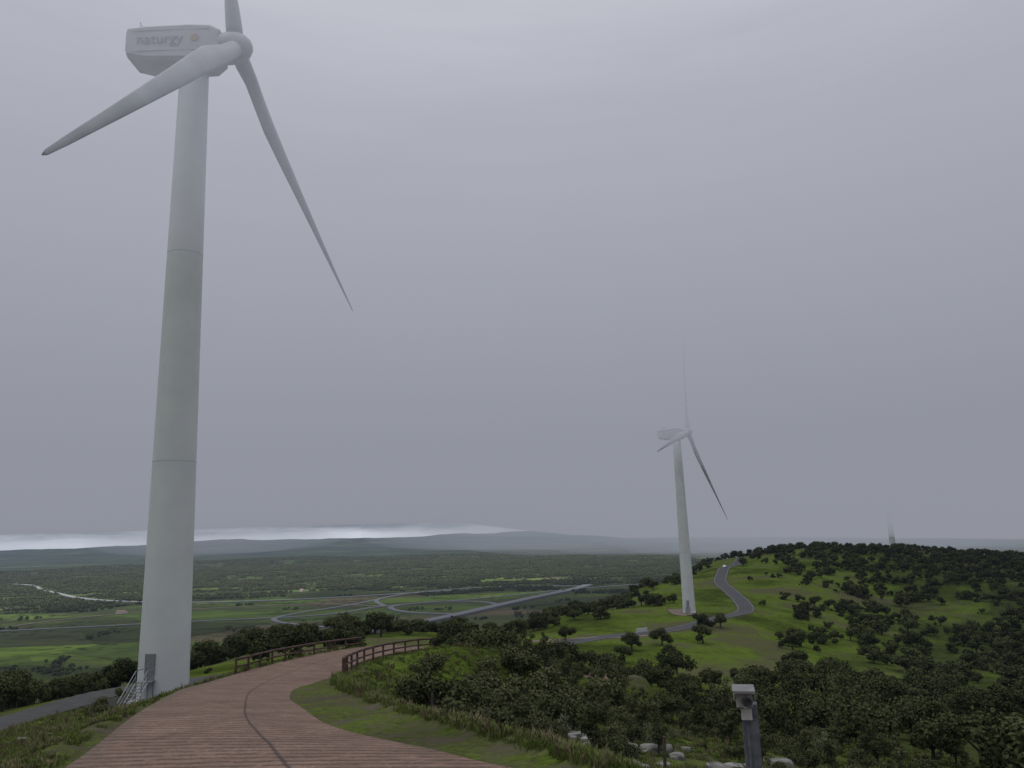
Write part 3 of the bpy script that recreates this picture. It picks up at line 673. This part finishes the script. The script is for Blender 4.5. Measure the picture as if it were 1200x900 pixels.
house(-780,1560,9,22,4,r_(70));house(-740,1590,8,14,4,r_(20));house(-560,2050,9,16,4,r_(40))
a=Acc();c0=Vector((35,231,gz(35,231)));a.box((0,0,.5),(4.2,.3,1.6),Matrix.Rotation(r_(35),3,'Z'));ob=a.obj('culvert_wall',simple('white_culvert',(.6,.6,.58)));ob.location=c0

# ------------------------------------------------------------ fog and haze (absorbing + glowing with scattered daylight)
def fog_mat(name,sigma,colr):
    m=bpy.data.materials.new(name);m.use_nodes=True;nt=m.node_tree;nt.nodes.clear()
    try: m.cycles.homogeneous_volume=True
    except Exception: pass
    o=nt.nodes.new('ShaderNodeOutputMaterial');ab=nt.nodes.new('ShaderNodeVolumeAbsorption');em=nt.nodes.new('ShaderNodeEmission');ad=nt.nodes.new('ShaderNodeAddShader')
    ab.inputs['Color'].default_value=(0,0,0,1);ab.inputs['Density'].default_value=sigma
    em.inputs['Color'].default_value=(*colr,1);em.inputs['Strength'].default_value=sigma
    nt.links.new(ab.outputs[0],ad.inputs[0]);nt.links.new(em.outputs[0],ad.inputs[1]);nt.links.new(ad.outputs[0],o.inputs['Volume']);return m
def fog_layer(name,cx,cy,rad,bot,top,mat,nr_=40,na_=72,amp=0):
    vs=[];fs=[]
    rs=np.linspace(0,1,nr_+1)[1:]
    vb=[(cx,cy)];
    for r in rs:
        for k in range(na_):
            a_=2*math.pi*k/na_;vb.append((cx+rad*r*math.sin(a_),cy+rad*r*math.cos(a_)))
    vb=np.array(vb);e=np.hypot(vb[:,0]-cx,vb[:,1]-cy)/rad
    zb=bot(vb[:,0],vb[:,1])+amp*(fbm(vb[:,0]/160,vb[:,1]/160,55,4)-.5)
    zt=np.full(len(vb),float(top));f=ss(.75,1.0,e);mid=zt-1;zb=zb*(1-f)+mid*f
    nv_=len(vb);vs=np.concatenate([np.c_[vb,zb],np.c_[vb,zt]])
    for side in (0,1):
        o=side*nv_
        for k in range(na_):
            t=[o,o+1+k,o+1+(k+1)%na_];fs.append(t if side else t[::-1])
        for i in range(nr_-1):
            for k in range(na_):
                a1=o+1+i*na_+k;a2=o+1+i*na_+(k+1)%na_;b1=a1+na_;b2=a2+na_
                q_=[a1,b1,b2,a2];fs.append(q_ if side else q_[::-1])
    i=nr_-1
    for k in range(na_):
        a1=1+i*na_+k;a2=1+i*na_+(k+1)%na_;fs.append([a1,a2,nv_+a2,nv_+a1])
    fs=[f_[::-1] for f_ in fs]
    return mesh_obj(name,vs,fs,mat,None,True)
def bbot(x,y): return np.interp(x+.15*y,[-60,-20,100,370,700],[26,25,25.5,-12,-22])
fog_layer('low_cloud',0,300,1700,bbot,61,fog_mat('cloud_base_fog',.014,(.285,.297,.345)),amp=9)
fog_layer('low_cloud',0,300,2000,lambda x,y:np.full(len(x),62.0),125,fog_mat('upper_cloud_fog',.016,(.60,.62,.715)),nr_=20)
hz=Acc();hz.box((0,0,-50),(41500,41500,620));hz.obj('haze',fog_mat('valley_haze',8.0e-5,(.13,.157,.212)))
import bmesh
def puff(x,y,z,sx,sy,sz,mat):
    bm=bmesh.new();bmesh.ops.create_icosphere(bm,subdivisions=4,radius=1)
    co=np.array([v.co[:] for v in bm.verts]);f=.6+.8*fbm(co[:,0]*1.5+x,co[:,1]*1.5+co[:,2],5,4);fs=[[v.index for v in q_.verts] for q_ in bm.faces];bm.free()
    o=mesh_obj('mist_bank',co*f[:,None]*[sx,sy,sz],fs,mat,None,True);o.location=(x,y,z)
mm=fog_mat('mist',.0009,(.265,.285,.33))
puff(520,2500,10,900,700,85,mm);puff(820,1650,5,640,560,80,mm);puff(1500,2600,0,1300,800,120,mm);puff(-950,2600,10,420,360,48,mm);puff(120,3300,25,500,400,50,mm)

# ------------------------------------------------------------ sky
w=bpy.data.worlds.new('World');sc.world=w;w.use_nodes=True;nt=w.node_tree;nt.nodes.clear();L=nt.links.new
out=N(nt,'ShaderNodeOutputWorld');tc=N(nt,'ShaderNodeTexCoord');sepn=N(nt,'ShaderNodeSeparateXYZ');L(tc.outputs['Generated'],sepn.inputs[0])
class G: pass
geo=G();geo.outputs={'Position':tc.outputs['Generated']}
zc=sepn.outputs[2]
wn=noise(1.0,5,.6,(3,3,22))
cl=ramp(zc,[(0.0,(.24,.255,.30)),(.06,(.285,.297,.345)),(.25,(.52,.535,.61)),(.5,(1.15,1.16,1.24)),(1.0,(4.4,4.35,4.2))])
cl=mix(1.0,cl,ramp(wn,[(.3,(.78,.78,.79)),(.7,(1.18,1.18,1.18))]),'MULTIPLY')
zz_=math_('ADD',zc,math_('MULTIPLY',math_('SUBTRACT',noise(1.0,5,.65,(7,7,50)),.5),.018))
up_=math_('SUBTRACT',1.0,ramp(zz_,[(.006,(0,0,0)),(.018,(1,1,1))]))
azr=N(nt,'ShaderNodeMapRange');azr.inputs[1].default_value=.22;azr.inputs[2].default_value=-.02;L(sepn.outputs[0],azr.inputs[0])
sf=math_('MULTIPLY',up_,azr.outputs[0])
cl=mix(sf,cl,(3.0,3.1,3.3))
bg=N(nt,'ShaderNodeBackground');L(cl,bg.inputs['Color']);bg.inputs['Strength'].default_value=1.0
sky=N(nt,'ShaderNodeTexSky');sky.sky_type='NISHITA';sky.sun_disc=False
bg2=N(nt,'ShaderNodeBackground');L(sky.outputs[0],bg2.inputs['Color']);bg2.inputs['Strength'].default_value=.06
ms=N(nt,'ShaderNodeMixShader');ms.inputs[0].default_value=.08;L(bg.outputs[0],ms.inputs[1]);L(bg2.outputs[0],ms.inputs[2]);L(ms.outputs[0],out.inputs['Surface'])
sl=bpy.data.lights.new('sun','SUN');sl.energy=1.5;sl.angle=r_(25);sl.color=(1,.97,.93);so=link(bpy.data.objects.new('sun',sl))
dv=Vector((-.55,-.25,.8)).normalized()
so.rotation_euler=dv.to_track_quat('Z','Y').to_euler()
sky.sun_elevation=math.asin(dv.z);sky.sun_rotation=math.atan2(dv.x,dv.y)

# ------------------------------------------------------------ camera
cd=bpy.data.cameras.new('camera');cd.lens=27;cd.sensor_width=36;cd.clip_end=60000;cd.clip_start=.05
co_=link(bpy.data.objects.new('camera',cd));co_.matrix_world=Matrix.Rotation(r_(101),4,'X')@Matrix.Rotation(r_(-1.9),4,'Z')
sc.camera=co_
print('trees',len(gx),'valley',len(vx))
